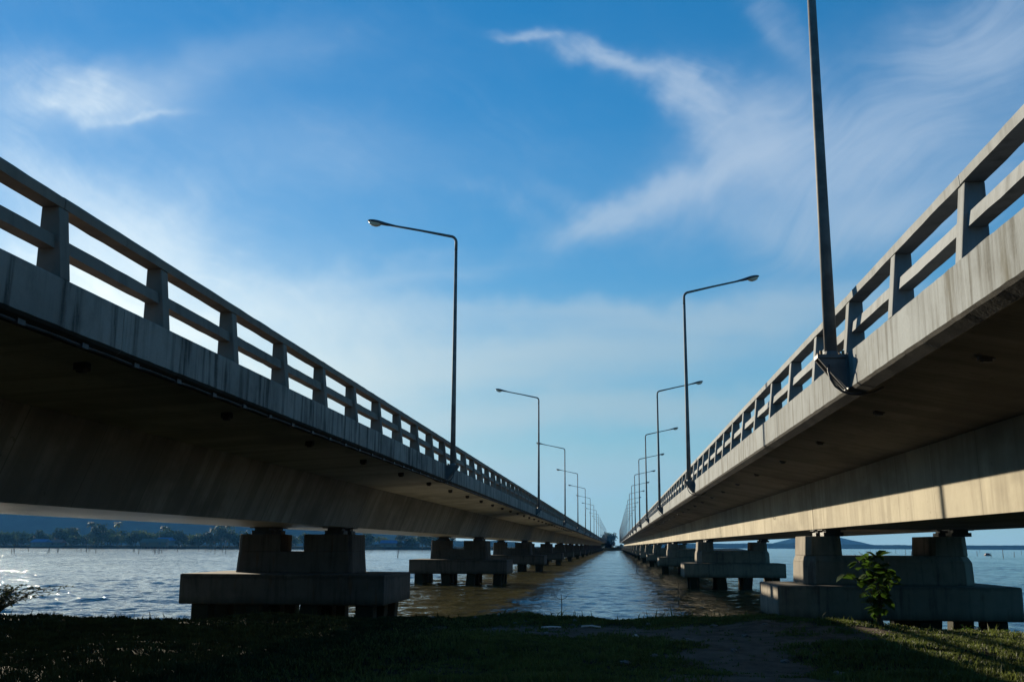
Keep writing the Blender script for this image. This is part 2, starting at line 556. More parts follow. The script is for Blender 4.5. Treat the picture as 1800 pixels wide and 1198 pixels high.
def make_bridge(s, edge, wt, wb, out, hs, hc, far, pier_y, sets, cfg, label, name='road_bridge'):
    """s = -1 left, +1 right; all x measured from the camera line outward"""
    gird, fasc, rail, pier = sets
    root = empty(name, (s * (edge + far) / 2, 30, 0))
    ox, oy = root.location.x, root.location.y

    def P(o):
        o.parent = root
        o.matrix_parent_inverse = Matrix.Translation((-ox, -oy, 0))
        return o
    joints = [pier_y + (cfg[5] + cfg[6]) / 2 + SPAN * k for k in range(-2, 18)]
    joints = [min(j, Y_END) for j in joints]
    joints = sorted(set(round(j, 3) for j in joints))
    wbo = out                                   # outer bottom of the box
    wto = far - (wt - edge)                     # outer top of the box
    for a, b in zip(joints[:-1], joints[1:]):
        a2, b2 = a + 0.025, b - 0.025
        mb = MB()
        prof = [(wb, hs), (wt, hc), (wto, hc), (wbo, hs)]
        mb.prism_y(sgn_prof(prof, s), [a2, b2])
        gobj = P(mb.build('box_girder', gird))
        # the soffit keeps its own smoother, formed face
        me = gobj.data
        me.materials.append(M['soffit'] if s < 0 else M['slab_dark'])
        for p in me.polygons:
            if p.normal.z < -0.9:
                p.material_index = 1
        mb = MB()
        e2 = edge + 0.14
        prof = [(e2 + .02, 1.985), (e2 + .30, 2.03), (wt - .15, hc + .012), (wt, hc + .004), (wto, hc + .004), (wto + .15, hc + .012),
                (far - .3, 2.03), (far - .02, 1.985), (far - .02, 2.38), (e2 + .02, 2.38)]
        mb.prism_y(sgn_prof(prof, s), [a2, b2])
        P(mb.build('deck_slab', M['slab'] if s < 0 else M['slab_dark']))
    y0, y1 = joints[0], joints[-1]
    # fascia beams between posts joints
    mb = MB()
    ys = []
    y = y0
    k0 = math.floor((y0 - POST0) / (PITCH * 4)) + 1
    cuts = [y0] + [POST0 + PITCH * 4 * k + 1.1 for k in range(k0, 200) if y0 < POST0 + PITCH * 4 * k + 1.1 < y1] + [y1]
    for a, b in zip(cuts[:-1], cuts[1:]):
        mb.worn_y([(edge, 1.955), (edge, 2.39), (edge + .02, 2.405), (edge + .155, 2.41), (edge + .155, 1.87), (edge + .03, 1.925)], a + .006, b - .006, .16, .0035, s, (0, 1, 5))
    fo = P(mb.build('fascia', fasc))
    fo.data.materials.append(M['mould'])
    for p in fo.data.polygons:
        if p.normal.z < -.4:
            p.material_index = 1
    mb = MB()
    mb.prism_y(sgn_prof([(far, 1.95), (far, 2.40), (far - .15, 2.40), (far - .15, 1.95)], s), [y0, y1])
    P(mb.build('fascia', fasc))
    mb = MB()
    mb.prism_y(sgn_prof([(edge + .4, 2.384), (far - .4, 2.384), (far - .4, 2.45), (edge + .4, 2.45)], s), [y0, y1])
    P(mb.build('roadway', M['asphalt']))
    # railing on the near edge: battered posts, top rail, middle rail
    railing = P(empty('railing', (s * edge, 30, 2.4)))
    railing.matrix_parent_inverse = Matrix.Translation((-ox, -oy, 0))

    def PR(o):
        o.parent = railing
        o.matrix_parent_inverse = Matrix.Translation((-s * edge, -30, -2.4))
        return o

    def post_vs(yy):
        a, b = yy - .18, yy
        return [(s * (edge + .01), a, 2.40), (s * (edge + .01), b, 2.40), (s * (edge + .26), b, 2.40), (s * (edge + .26), a, 2.40),
                (s * (edge + .085), a, 3.085), (s * (edge + .085), b, 3.085), (s * (edge + .255), b, 3.085), (s * (edge + .255), a, 3.085)]
    fs = [(0, 1, 2, 3), (4, 5, 6, 7), (0, 1, 5, 4), (1, 2, 6, 5), (2, 3, 7, 6), (3, 0, 4, 7)]
    k0 = math.ceil((y0 + .3 - POST0) / PITCH)
    posts = [POST0 + PITCH * k for k in range(k0, 1000) if POST0 + PITCH * k < y1 - .2]
    vis = [p for p in posts if p > 5]
    near = vis[:100]
    proto = None
    mbr = MB()
    for p in posts:
        if p in near:
            if proto is None:
                mb = MB()
                mb.poly(post_vs(p), fs)
                proto = PR(mb.build('post', rail, bevel=.012, seg=2))
                p0 = p
            else:
                c = proto.copy()
                COL.objects.link(c)
                c.location.y = p - p0 + random.uniform(-.012, .012)
                c.location.x = random.uniform(-.006, .006)
        else:
            mbr.poly(post_vs(p), fs)
    tag(PR(mbr.build('posts', rail)), kind='stuff')
    top, midr = MB(), MB()
    cuts = [y0] + [POST0 - .09 + PITCH * 4 * k for k in range(-20, 200) if y0 < POST0 - .09 + PITCH * 4 * k < y1] + [y1]
    for a, b in zip(cuts[:-1], cuts[1:]):
        top.worn_y([(edge + .075, 3.085), (edge + .07, 3.175), (edge + .10, 3.205), (edge + .24, 3.205), (edge + .265, 3.175), (edge + .26, 3.085)], a + .008, b - .008, .28, .0035, s)
        midr.worn_y([(edge + .085, 2.68), (edge + .105, 2.81), (edge + .225, 2.81), (edge + .235, 2.68)], a + .008, b - .008, .28, .0035, s)
    PR(top.build('top_rail', rail))
    PR(midr.build('middle_rail', rail))
    # outer railing, simple
    mb = MB()
    for p in posts:
        if p < 200:
            mb.box(s * far - .1 - s * .1, s * far + .1 - s * .1, p - .18, p, 2.4, 3.1)
    mb.prism_y([(s * (far - .02), 3.1), (s * (far - .2), 3.1), (s * (far - .2), 3.2), (s * (far - .02), 3.2)], [y0, y1])
    mb.prism_y([(s * (far - .04), 2.68), (s * (far - .18), 2.68), (s * (far - .18), 2.8), (s * (far - .04), 2.8)], [y0, y1])
    tag(P(mb.build('outer_railing', rail)))
    # drain outlets in the cantilever
    dx = edge + .92
    k = 0
    yy = 6.6
    protod = None
    while yy < 150 and k < 40:
        if protod is None:
            mb = MB()
            mb.box(s * dx - .07, s * dx + .07, yy - .07, yy + .07, 1.915, 2.02)
            mb.box(s * dx - .045, s * dx + .045, yy - .045, yy + .045, 1.89, 1.915)
            protod = P(mb.build('drain_outlet', M['rubber']))
        else:
            c = protod.copy()
            COL.objects.link(c)
            c.location.y = k * 4.5
        yy += 4.5
        k += 1
    # cable with clamps below the edge
    mb = MB()
    pts = []
    yy = 3.0
    while yy < 120:
        pts.append((s * (edge + .10), yy, 1.895 - .012 * math.sin(yy * 2.8) ** 2))
        yy += .37
    mb.tube(pts, .016, 6)
    for k in range(60):
        yy = 5 + k * 1.12
        mb.box(s * (edge + .10) - .035, s * (edge + .10) + .035, yy, yy + .12, 1.862, 1.924)
    if s < 0:
        P(mb.build('cable', M['rubber']))
    # abutment behind the camera, added to block low light under the deck
    mb = MB()
    a_, b_ = sorted((s * (edge + .1), s * (far - .1)))
    mb.box(a_, b_, y0 - .6, y0 + .8, -2.6, hs - .03)
    mb.box(a_, b_, y0 - .6, y0 - .02, hs - .03, 2.3)
    P(mb.build('unseen_abutment', pier))
    # piers
    fx0, fx1, fd, wx0, wx1, wy0, wy1 = cfg
    proto = None
    cx = s * (fx0 + fx1) / 2
    for k in range(0, 18):
        py = pier_y + SPAN * k
        if py > Y_END - 5:
            break
        if proto is None:
            pr = P(empty('pier', (cx, py, -1.75)))
            inv = Matrix.Translation((-cx, -py, 1.75))

            def PP(o):
                o.parent = pr
                o.matrix_parent_inverse = inv
                return o
            X = lambda a: s * a
            mb = MB()
            lo, hi = sorted((s * fx0, s * fx1))
            mb.box(lo, hi, py, py + fd, -1.75, -.93 if s > 0 else -.86)
            PP(mb.build('footing', pier, bevel=.05, seg=2))
            ch = .28 if s > 0 else .12
            a, b = sorted((s * wx0, s * wx1))
            ya, yb = py + wy0, py + wy1

            def octo(a, b, ya, yb, c):
                return [(a + c, ya), (b - c, ya), (b, ya + c), (b, yb - c), (b - c, yb), (a + c, yb), (a, yb - c), (a, ya + c)]
            mb = MB()
            ztop = -.93 if s > 0 else -.86
            if s > 0:
                mb.prism_z(octo(a, b, ya, yb, ch), octo(a + .02, b - .02, ya + .02, yb - .02, ch), ztop + .001, -.36)
                mb.prism_z(octo(a + .02, b - .02, ya + .02, yb - .02, ch), octo(a + .07, b - .11, ya + .12, yb - .12, ch * .9), -.36, -.20)
                PP(mb.build('wall', pier, bevel=.012, seg=1))
                for (p, q) in ((a + .08, a + 1.03), (b - 1.10, b - .12)):
                    mb = MB()
                    mb.prism_z(octo(p, q, ya + .14, yb - .14, .14), octo(p + .03, q - .03, ya + .15, yb - .15, .14), -.199, .29)
                    PP(mb.build('pedestal', pier, bevel=.012, seg=1))
                bears = ((wb + .35, .5), (out - .75, .5))
                top_ = .29
            else:
                mb.prism_z(octo(a, b, ya, yb, ch), octo(a + .05, b - .05, ya + .03, yb - .03, ch), ztop + .001, -.20)
                PP(mb.build('wall', pier, bevel=.012, seg=1))
                for (p, q, cl) in ((a + .05, -10.62, 0), (-9.86, b - .05, 1)):
                    mb = MB()
                    c2 = .12
                    if cl == 0:
                        pr0 = [(p + c2, ya + .03), (q - .0, ya + .03), (q - .25, yb - .03), (p + c2, yb - .03), (p, yb - .03 - c2), (p, ya + .03 + c2)]
                    else:
                        pr0 = [(p, ya + .03), (q - c2, ya + .03), (q, ya + .03 + c2), (q, yb - .03 - c2), (q - c2, yb - .03), (p, yb - .03)]
                    mb.prism_z(pr0, [((x - cx) * .99 + cx, y) for x, y in pr0], -.199, .34)
                    PP(mb.build('pedestal', pier, bevel=.012, seg=1))
                bears = ((wb + .45, .62), (out - .45, .62))
                top_ = .34
            for bx, bw in bears:
                for yb_ in (ya + .25, yb - .75):
                    mb = MB()
                    mb.box(s * bx - bw / 2, s * bx + bw / 2, yb_, yb_ + .5, top_ + .001, top_ + (hs - top_) * .55)
                    mb.box(s * bx - bw * .38, s * bx + bw * .38, yb_ + .05, yb_ + .45, top_ + (hs - top_) * .55, hs - .03)
                    mb.box(s * bx - bw * .6, s * bx + bw * .6, yb_ - .05, yb_ + .55, hs - .03, hs - .001)
                    PP(mb.build('bearing', M['rubber']))
            # square raking piles in two rows
            nx = 4
            for i in range(nx):
                rows = 3 if s < 0 else 2
                for j in range(rows):
                    pxx = lo + .62 + (hi - lo - 1.24) * i / (nx - 1)
                    pyy = py + .42 + (fd - .84) * j / (rows - 1)
                    rake = (0, .10, -.10, 0)[i] if j == 0 else (.06, 0, 0, -.06)[i]
                    mb = MB()
                    hw = .27
                    q0 = [(pxx - hw + rake * 2, pyy - hw), (pxx + hw + rake * 2, pyy - hw), (pxx + hw + rake * 2, pyy + hw), (pxx - hw + rake * 2, pyy + hw)]
                    q1 = [(pxx - hw, pyy - hw), (pxx + hw, pyy - hw), (pxx + hw, pyy + hw), (pxx - hw, pyy + hw)]
                    mb.prism_z(q0, q1, -3.6, -1.751)
                    PP(mb.build('pile', M['pile'], bevel=.02, seg=1))
            proto = pr
            note_children()
        else:
            c = copy_tree(proto)
            c.location.y = py
    tag(root, label, 'bridge', 'twin road bridges')
    return root


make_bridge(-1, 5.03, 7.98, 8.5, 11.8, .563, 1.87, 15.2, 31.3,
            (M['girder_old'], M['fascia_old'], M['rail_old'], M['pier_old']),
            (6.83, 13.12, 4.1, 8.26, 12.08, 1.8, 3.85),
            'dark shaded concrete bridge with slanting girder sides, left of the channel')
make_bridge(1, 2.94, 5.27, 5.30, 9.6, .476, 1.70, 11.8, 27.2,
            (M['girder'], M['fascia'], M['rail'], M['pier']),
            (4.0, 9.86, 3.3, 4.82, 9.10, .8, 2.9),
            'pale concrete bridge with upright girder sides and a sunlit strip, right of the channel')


# ------------------------------------------------------------------ street lamps
def make_lamp(s, edge):
    """arm reaches over the road of side s; origin at the pole foot"""
    r = empty('street_lamp', (0, 0, 0))
    mb = MB()
    mb.tube([(0, 0, 0.02), (0, 0, 2.5), (0, 0, 6.7)], [.082, .068, .047], 14, cap=True)
    mb.build('pole', M['pole'], r, smooth=True)
    mb = MB()
    pts = [(0, 0, 6.7), (0, 0, 6.98)]
    for k in range(1, 8):
        t = k / 8 * R(78)
        pts.append((s * .20 * (1 - math.cos(t)), 0, 6.98 + .20 * math.sin(t)))
    ex, ez = pts[-1][0], pts[-1][2]
    L_ = 2.0
    pts.append((ex + s * L_ * .5 * math.cos(R(12)), 0, ez + L_ * .5 * math.sin(R(12.5))))
    pts.append((ex + s * L_ * math.cos(R(12)), 0, ez + L_ * math.sin(R(12))))
    mb.tube(pts, [.047] * 2 + [.045] * 7 + [.036, .034], 10)
    mb.build('arm', M['pole'], r, smooth=True)
    # lamp head: lofted ellipses along the arm direction
    ax = Vector((s * math.cos(R(12)), 0, math.sin(R(12))))
    nz = Vector((-s * math.sin(R(12)), 0, math.cos(R(12))))
    o0 = Vector(pts[-1])
    secs = [(-.14, .036, .036, 0), (0, .05, .045, 0), (.14, .075, .06, -.005), (.28, .11, .07, .0), (.45, .14, .075, .012), (.6, .145, .07, .016), (.72, .11, .055, .012), (.78, .05, .03, .004), (.79, .01, .01, 0)]
    n = 16
    mb = MB()
    vs, fs = [], []
    for (t, w_, h_, dz) in secs:
        for k in range(n):
            a = 2 * math.pi * k / n
            yy = math.cos(a) * w_
            zz = math.sin(a) * h_
            if zz < 0: zz *= .55
            vs.append(tuple(o0 + ax * t + nz * (zz + dz) + Vector((0, yy, 0))))
    for i in range(len(secs) - 1):
        for k in range(n):
            fs.append((i * n + k, i * n + (k + 1) % n, (i + 1) * n + (k + 1) % n, (i + 1) * n + k))
    mb.poly(vs, fs)
    head = mb.build('lamp_head', M['housing'], r, smooth=True)
    mb = MB()
    secs = [(.33, .04, .02), (.38, .10, .07), (.48, .125, .115), (.6, .115, .11), (.70, .07, .07), (.73, .02, .02)]
    vs, fs = [], []
    for (t, w_, h_) in secs:
        for k in range(9):
            a = math.pi + math.pi * k / 8
            vs.append(tuple(o0 + ax * t + nz * (math.sin(a) * h_ - .02) + Vector((0, math.cos(a) * w_, 0))))
    for i in range(len(secs) - 1):
        for k in range(8):
            fs.append((i * 9 + k, i * 9 + k + 1, (i + 1) * 9 + k + 1, (i + 1) * 9 + k))
    mb.poly(vs, fs)
    mb.build('lens', M['glass'], head, smooth=True)
    # bracket bolted to the fascia: top plate, two cheeks, sloping plate, back plate
    b = s * edge
    mb = MB()
    lo, hi = sorted((-s * .19, b))
    mb.box(lo, hi, -.12, .12, -.025, .02)
    for yy in (-.10, .08):
        mb.poly([(-s * .17, yy, -.026), (b, yy, -.026), (b, yy, -.40), (b - s * .04, yy, -.40),
                 (-s * .17, yy + .02, -.026), (b, yy + .02, -.026), (b, yy + .02, -.40), (b - s * .04, yy + .02, -.40)],
                [(0, 1, 2, 3), (4, 5, 6, 7), (0, 1, 5, 4), (1, 2, 6, 5), (2, 3, 7, 6), (3, 0, 4, 7)])
    for ya_, yb_ in ((-.115, -.075), (.075, .115)):
        mb.poly([(-s * .18, ya_, -.03), (-s * .18, yb_, -.03), (b - s * .05, yb_, -.43), (b - s * .05, ya_, -.43),
                 (-s * .165, ya_, -.03), (-s * .165, yb_, -.03), (b - s * .03, yb_, -.43), (b - s * .03, ya_, -.43)],
                [(0, 1, 2, 3), (4, 5, 6, 7), (0, 1, 5, 4), (1, 2, 6, 5), (2, 3, 7, 6), (3, 0, 4, 7)])
    lo, hi = sorted((b - s * .022, b - s * .002))
    mb.box(lo, hi, -.13, .13, -.42, .0)
    mb.tube([(0, 0, .02), (0, 0, .07)], [.10, .086], 12)
    br = mb.build('bracket', M['steel'], r)
    for (bx, by) in ((-s * .14, -.09), (-s * .14, .09), (s * .13, -.09), (s * .13, .09)):
        mb = MB()
        mb.tube([(bx, by, .021), (bx, by, .07)], .018, 6)
        mb.build('bolt', M['rust'], br)
    # conduit looping under the edge of the deck
    mb = MB()
    pts = [(s * x_, y_, z_) for x_, y_, z_ in [(.0, -.02, -.03), (-.05, -.08, -.10), (-.075, -.16, -.20), (-.06, -.20, -.31), (-.01, -.21, -.40), (.07, -.20, -.46), (.17, -.18, -.495), (.30, -.16, -.50), (.46, -.12, -.47), (.60, -.08, -.40)]]
    mb.tube(pts, .015, 8)
    mb.build('conduit', M['rubber'], r, smooth=True)
    return r


note_children()
LAMPS = {}
for s, edge, xoff, y0, step, cnt, side in ((-1, 5.03, 4.83, 31.3, 36.4, 17, 'left'), (1, 2.94, 2.755, 13.35, 25.95, 25, 'right')):
    proto = make_lamp(s, edge - xoff)
    note_children()
    ordn = ['nearest', 'second', 'third', 'fourth', 'fifth', 'sixth', 'seventh', 'eighth', 'ninth', 'tenth', 'eleventh', 'twelfth',
            'thirteenth', 'fourteenth', 'fifteenth', 'sixteenth', 'seventeenth', 'eighteenth', 'nineteenth', 'twentieth',
            'twenty-first', 'twenty-second', 'twenty-third', 'twenty-fourth', 'twenty-fifth']
    shade = 'shaded dark' if s < 0 else 'sunlit pale'
    for k in range(cnt):
        yy = y0 + step * k
        if yy > Y_END - 3: break
        c = proto if k == 0 else copy_tree(proto)
        c.location = (s * xoff, yy, 2.36)
        c.rotation_euler = (0, 0, 0)
        if k == 0 and s > 0:
            lb = 'tallest thick grey lamp post bracketed to the sunlit bridge, head cut off'
        elif k == 0:
            lb = 'closest slim street lamp bolted to the dark shaded bridge, arm pointing left'
        else:
            lb = '%s street lamp away from the viewer on the %s bridge' % (ordn[k], shade)
        tag(c, lb, 'street lamp', 'street lamps along the %s bridge' % shade)


# ------------------------------------------------------------------ ground, water
WZ = -2.40
WAVE = .0078


def vnoise(x, y, seed=0):
    """smooth value noise on numpy arrays"""
    xi, yi = np.floor(x).astype(int), np.floor(y).astype(int)
    xf, yf = x - xi, y - yi
    xf, yf = xf * xf * (3 - 2 * xf), yf * yf * (3 - 2 * yf)

    def h(a, b):
        n = (a * 374761393 + b * 668265263 + seed * 974634777) & 0x7fffffff
        n = ((n ^ (n >> 13)) * 1274126177) & 0x7fffffff
        return ((n ^ (n >> 16)) & 0xffff) / 65535.0
    return (h(xi, yi) * (1 - xf) + h(xi + 1, yi) * xf) * (1 - yf) + (h(xi, yi + 1) * (1 - xf) + h(xi + 1, yi + 1) * xf) * yf


EX = np.array([-60, -30, -15.5, -10, -5, -2, 0, 2, 3, 4, 6, 8, 10, 12, 20, 60], float)
EY = np.array([20, 24, 26.2, 27.6, 28.4, 29.0, 28.8, 28.6, 29.2, 29.0, 26.0, 25.0, 23.8, 22.5, 20, 16], float)


def edge_y(x):
    return np.interp(x, EX, EY) + (vnoise(x * .9, x * 0 + 3, 5) - .5) * .9 + (vnoise(x * 3.1, x * 0 + 9, 6) - .5) * .3


def ground_z(x, y):
    z = -1.80 + (vnoise(x * .35, y * .35, 1) - .5) * .16 + (vnoise(x * 1.3, y * 1.3, 2) - .5) * .07 + (vnoise(x * 4.5, y * 4.5, 3) - .5) * .03
    z = z + .10 * np.clip((x - 2.5) / 1.5, 0, 1) * np.clip((y - 20) / 3, 0, 1)
    d = edge_y(x) - y
    t = np.clip(d / 1.6 + .15, 0, 1)
    t = t * t * (3 - 2 * t)
    return z * t + (1 - t) * (-2.75)


def dirt_mask(x, y):
    """1 = bare soil, 0 = grass"""
    n = vnoise(x * .8, y * .8, 11) * .6 + vnoise(x * 2.3, y * 2.3, 12) * .4
    path = 1.0 * np.exp(-((x - (1.9 + (y - 15) * .06)) / 1.15) ** 2) * np.clip((24.5 - y) / 3, 0, 1)
    edge = np.exp(-((y - 23.9) / 1.9) ** 2) * np.exp(-((x - .8) / 5.0) ** 2) * 1.1
    edge2 = np.exp(-((y - 21.5) / .8) ** 2) * np.exp(-((x - 4.0) / 2.5) ** 2) * .9
    return np.clip((path + edge + edge2) * 1.3 + (n - .62) * 1.6, 0, 1) * np.clip((x + 6.5) / 3, 0, 1)


def build_ground():
    xs = np.concatenate([np.linspace(-60, -18, 30), np.linspace(-17.8, 15, 260), np.linspace(15.3, 60, 30)])
    ys = np.concatenate([np.linspace(-60, 8, 40), np.linspace(8.2, 33, 210)])
    X, Y = np.meshgrid(xs, ys)
    Z = ground_z(X, Y)
    Z = np.where(Y < 9, np.minimum(Z, -1.75), Z)
    v = np.stack([X.ravel(), Y.ravel(), Z.ravel()], 1)
    nx, ny = len(xs), len(ys)
    i = np.arange(nx * ny).reshape(ny, nx)
    f = np.stack([i[:-1, :-1].ravel(), i[:-1, 1:].ravel(), i[1:, 1:].ravel(), i[1:, :-1].ravel()], 1)
    m, g, b = new_mat('bank_soil')
    at = g.N.new('ShaderNodeAttribute')
    at.attribute_name = 'dirt'
    geo = g.N.new('ShaderNodeNewGeometry')
    P = geo.outputs['Position']
    n1, n2, n3 = g.noise(P, 2.0, 6, .65), g.noise(P, 14, 6, .7), g.noise(P, 60, 3, .6)
    soil = g.mix(g.ramp(n1, .35, .65), (.085, .062, .045), (.15, .112, .082))
    soil = g.mix(g.ramp(n2, .55, .75), soil, (.20, .165, .125))
    green = g.mix(g.ramp(n2, .35, .65), (.010, .013, .006), (.020, .022, .010))
    f_ = g.ramp(g.add(at.outputs['Fac'], g.mul(g.sub(n2, .5), .5)), .3, .65)
    g.put(b.inputs['Base Color'], g.mix(f_, green, soil))
    b.inputs['Roughness'].default_value = .95
    b.inputs['Specular IOR Level'].default_value = .1
    bp = g.N.new('ShaderNodeBump')
    bp.inputs['Distance'].default_value = .04
    bp.inputs['Strength'].default_value = .8
    g.put(bp.inputs['Height'], g.add(n2, g.mul(n3, .4)))
    g.L.new(bp.outputs[0], b.inputs['Normal'])
    o = np_mesh('ground', v, f, m)
    o.data.polygons.foreach_set('use_smooth', [True] * len(o.data.polygons))
    a = o.data.attributes.new('dirt', 'FLOAT', 'POINT')
    a.data.foreach_set('value', dirt_mask(X.ravel(), Y.ravel()).astype(np.float32))
    tag(o, 'dark grassy river bank with bare soil patches below the bridges', kind='structure')


build_ground()


def water_material():
    m, g, b = new_mat('lake_water')
    geo = g.N.new('ShaderNodeNewGeometry')
    P = geo.outputs['Position']
    x, y, z = g.sep(P)
    b.inputs['Base Color'].default_value = (.072, .066, .026, 1)
    b.inputs['Roughness'].default_value = .10
    b.inputs['IOR'].default_value = 1.95
    b.inputs['Specular IOR Level'].default_value = .5
    n1 = g.noise(g.xyz(g.mul(x, .75), y, 0.0), 1.1, 3, .55, .4)
    n2 = g.noise(g.xyz(g.mul(x, .8), y, 4.0), 4.2, 3, .6, .3)
    n3 = g.noise(g.xyz(x, g.mul(y, .8), 7.0), .30, 3, .5, .3)
    n4 = g.noise(g.xyz(x, g.mul(y, .7), 2.0), .06, 2, .5, .2)
    gust = g.ramp(g.noise(g.xyz(x, g.mul(y, .35), 9.0), .035, 4, .6), .3, .7, a=.75, b=1.3)
    hgt = g.mul(g.add(g.add(g.mul(n1, .10), g.mul(n2, .05)), g.add(g.mul(n3, .25), g.mul(n4, .6))), gust)
    bp = g.N.new('ShaderNodeBump')
    bp.inputs['Strength'].default_value = 1.0
    bp.inputs['Distance'].default_value = 1.0
    g.put(bp.inputs['Height'], hgt)
    g.L.new(bp.outputs[0], b.inputs['Normal'])
    return m


def build_water():
    mat = water_material()
    ts = np.concatenate([-np.geomspace(9, .74, 16), np.linspace(-.72, .50, 820), np.geomspace(.52, 9, 16)])
    ys = np.concatenate([np.linspace(2, 24, 6), np.geomspace(25, 420, 760), np.geomspace(440, 12000, 40)])
    T, Y = np.meshgrid(ts, ys)
    X = T * Y
    rng = np.random.default_rng(12)
    Z = np.zeros_like(X)
    win = np.clip((Y - 25) / 3, 0, 1) * np.clip((420 - Y) / 120, 0, 1) * np.clip((T + .72) / .03, 0, 1) * np.clip((.50 - T) / .03, 0, 1)
    gust = .40 + .8 * vnoise(X * .05, Y * .022, 81) + .45 * vnoise(X * .16, Y * .06, 84)
    Xw = X + 1.3 * (vnoise(X * .25, Y * .25, 82) - .5)
    Yw = Y + 1.3 * (vnoise(X * .25, Y * .25, 83) - .5)
    for k in range(46):
        lam = .42 * (1.078 ** k) * rng.uniform(.9, 1.1)
        th = rng.normal(math.radians(-70), .55)          # wind comes down the lake towards the bank
        amp = WAVE * lam * rng.uniform(.6, 1.2) * min(1.0, (1.05 / lam) ** .85)
        kx, ky = math.cos(th) * 2 * math.pi / lam, math.sin(th) * 2 * math.pi / lam
        ph = kx * Xw + ky * Yw + rng.uniform(0, 6.28)
        fade = np.clip(1.5 - Y * .0052 / (lam * .5), 0, 1)   # the finest ripples stay in the material further out
        Z += amp * fade * (np.sin(ph) + .35 * np.sin(2 * ph + 1.6))
    Z = Z * win * gust + WZ
    v = np.stack([X.ravel(), Y.ravel(), Z.ravel()], 1)
    nx, ny = len(ts), len(ys)
    i = np.arange(nx * ny).reshape(ny, nx)
    f = np.stack([i[:-1, :-1].ravel(), i[:-1, 1:].ravel(), i[1:, 1:].ravel(), i[1:, :-1].ravel()], 1)
    o = np_mesh('water', v, f, mat)
    o.data.polygons.foreach_set('use_smooth', [True] * len(o.data.polygons))
    tag(o, 'rippled lake water under and between the bridges', kind='structure')


build_water()

# ------------------------------------------------------------------ grass
M['grass'] = plain('grass_blades', (.080, .098, .024), .6, vary=.5, scale=2.5, transl=.35, spec=.3)
M['grass_shade'] = plain('grass_blades_shaded', (.046, .056, .025), .9, vary=.4, scale=2.5, spec=0.0)  # same grass, its colour darkened to stand for shade
M['leaf'] = plain('broad_leaf', (.034, .070, .009), .35, vary=.35, scale=9, transl=.4, spec=.5)
M['leafdark'] = plain('shrub_leaf', (.03, .045, .012), .6, vary=.4, scale=9, transl=.12, spec=.2)
M['twig'] = plain('twig', (.10, .075, .05), .8)
M['straw'] = plain('dry_stalk', (.30, .25, .16), .8)


def build_grass(n=62000):
    rng = np.random.default_rng(3)
    bx, by = [], []
    # denser where it shows larger, clumped
    while sum(map(len, bx)) < n:
        x = rng.uniform(-17, 15, n)
        y = 9.5 + 20 * rng.random(n) ** .9
        keep = np.abs(x + .5) < (y * .62 + 2)
        e = edge_y(x)
        keep &= y < e + .1
        c = vnoise(x * 1.6, y * 1.6, 21) * .6 + vnoise(x * 5, y * 5, 22) * .4
        keep &= rng.random(n) < np.clip((1 - dirt_mask(x, y)) * 1.15 - .10, .03, 1) * (.25 + 1.2 * c)
        bx.append(x[keep]); by.append(y[keep])
    x, y = np.concatenate(bx)[:n], np.concatenate(by)[:n]
    K = 5
    x, y = np.repeat(x, K), np.repeat(y, K)
    N = len(x)
    x = x + rng.normal(0, .035, N); y = y + rng.normal(0, .035, N)
    z = ground_z(x, y)
    tall = vnoise(x * .7, y * .7, 31)
    h = rng.uniform(.03, .085, N) * (.5 + 1.1 * tall) * (1 - .5 * dirt_mask(x, y - .6))
    h *= np.where(rng.random(N) < .012, 2.6, 1)
    h *= 1 + .7 * np.exp(-((edge_y(x) - y) / .5) ** 2)
    ang = rng.uniform(0, 2 * np.pi, N)
    w = rng.uniform(.004, .010, N) * (1 + (y - 10) * .05)
    lean = rng.uniform(.1, .8, N) * h
    la = rng.uniform(0, 2 * np.pi, N)
    dx, dy = np.cos(ang) * w, np.sin(ang) * w
    lx, ly = np.cos(la) * lean, np.sin(la) * lean
    v = np.zeros((N, 5, 3))
    v[:, 0] = np.stack([x - dx, y - dy, z - .01], 1)
    v[:, 1] = np.stack([x + dx, y + dy, z - .01], 1)
    v[:, 2] = np.stack([x + dx * .8 + lx * .35, y + dy * .8 + ly * .35, z + h * .6], 1)
    v[:, 3] = np.stack([x - dx * .8 + lx * .35, y - dy * .8 + ly * .35, z + h * .6], 1)
    v[:, 4] = np.stack([x + lx, y + ly, z + h], 1)
    b = np.arange(N)[:, None] * 5
    tri = np.concatenate([b + np.array([[0, 1, 2]]), b + np.array([[0, 2, 3]]), b + np.array([[3, 2, 4]])])
    pd = np.clip((-2.5 - x) / 3.0, 0, 1) * 1.0  # painted shade: share of darkened blades grows towards the left
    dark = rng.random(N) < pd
    o = np_mesh('grass', v.reshape(-1, 3), tri, None, mats=[M['grass'], M['grass_shade']], midx=np.tile(dark.astype(int), 3))
    tag(o, 'short rough grass over the bank, catching sun at its right end', kind='stuff')


build_grass()


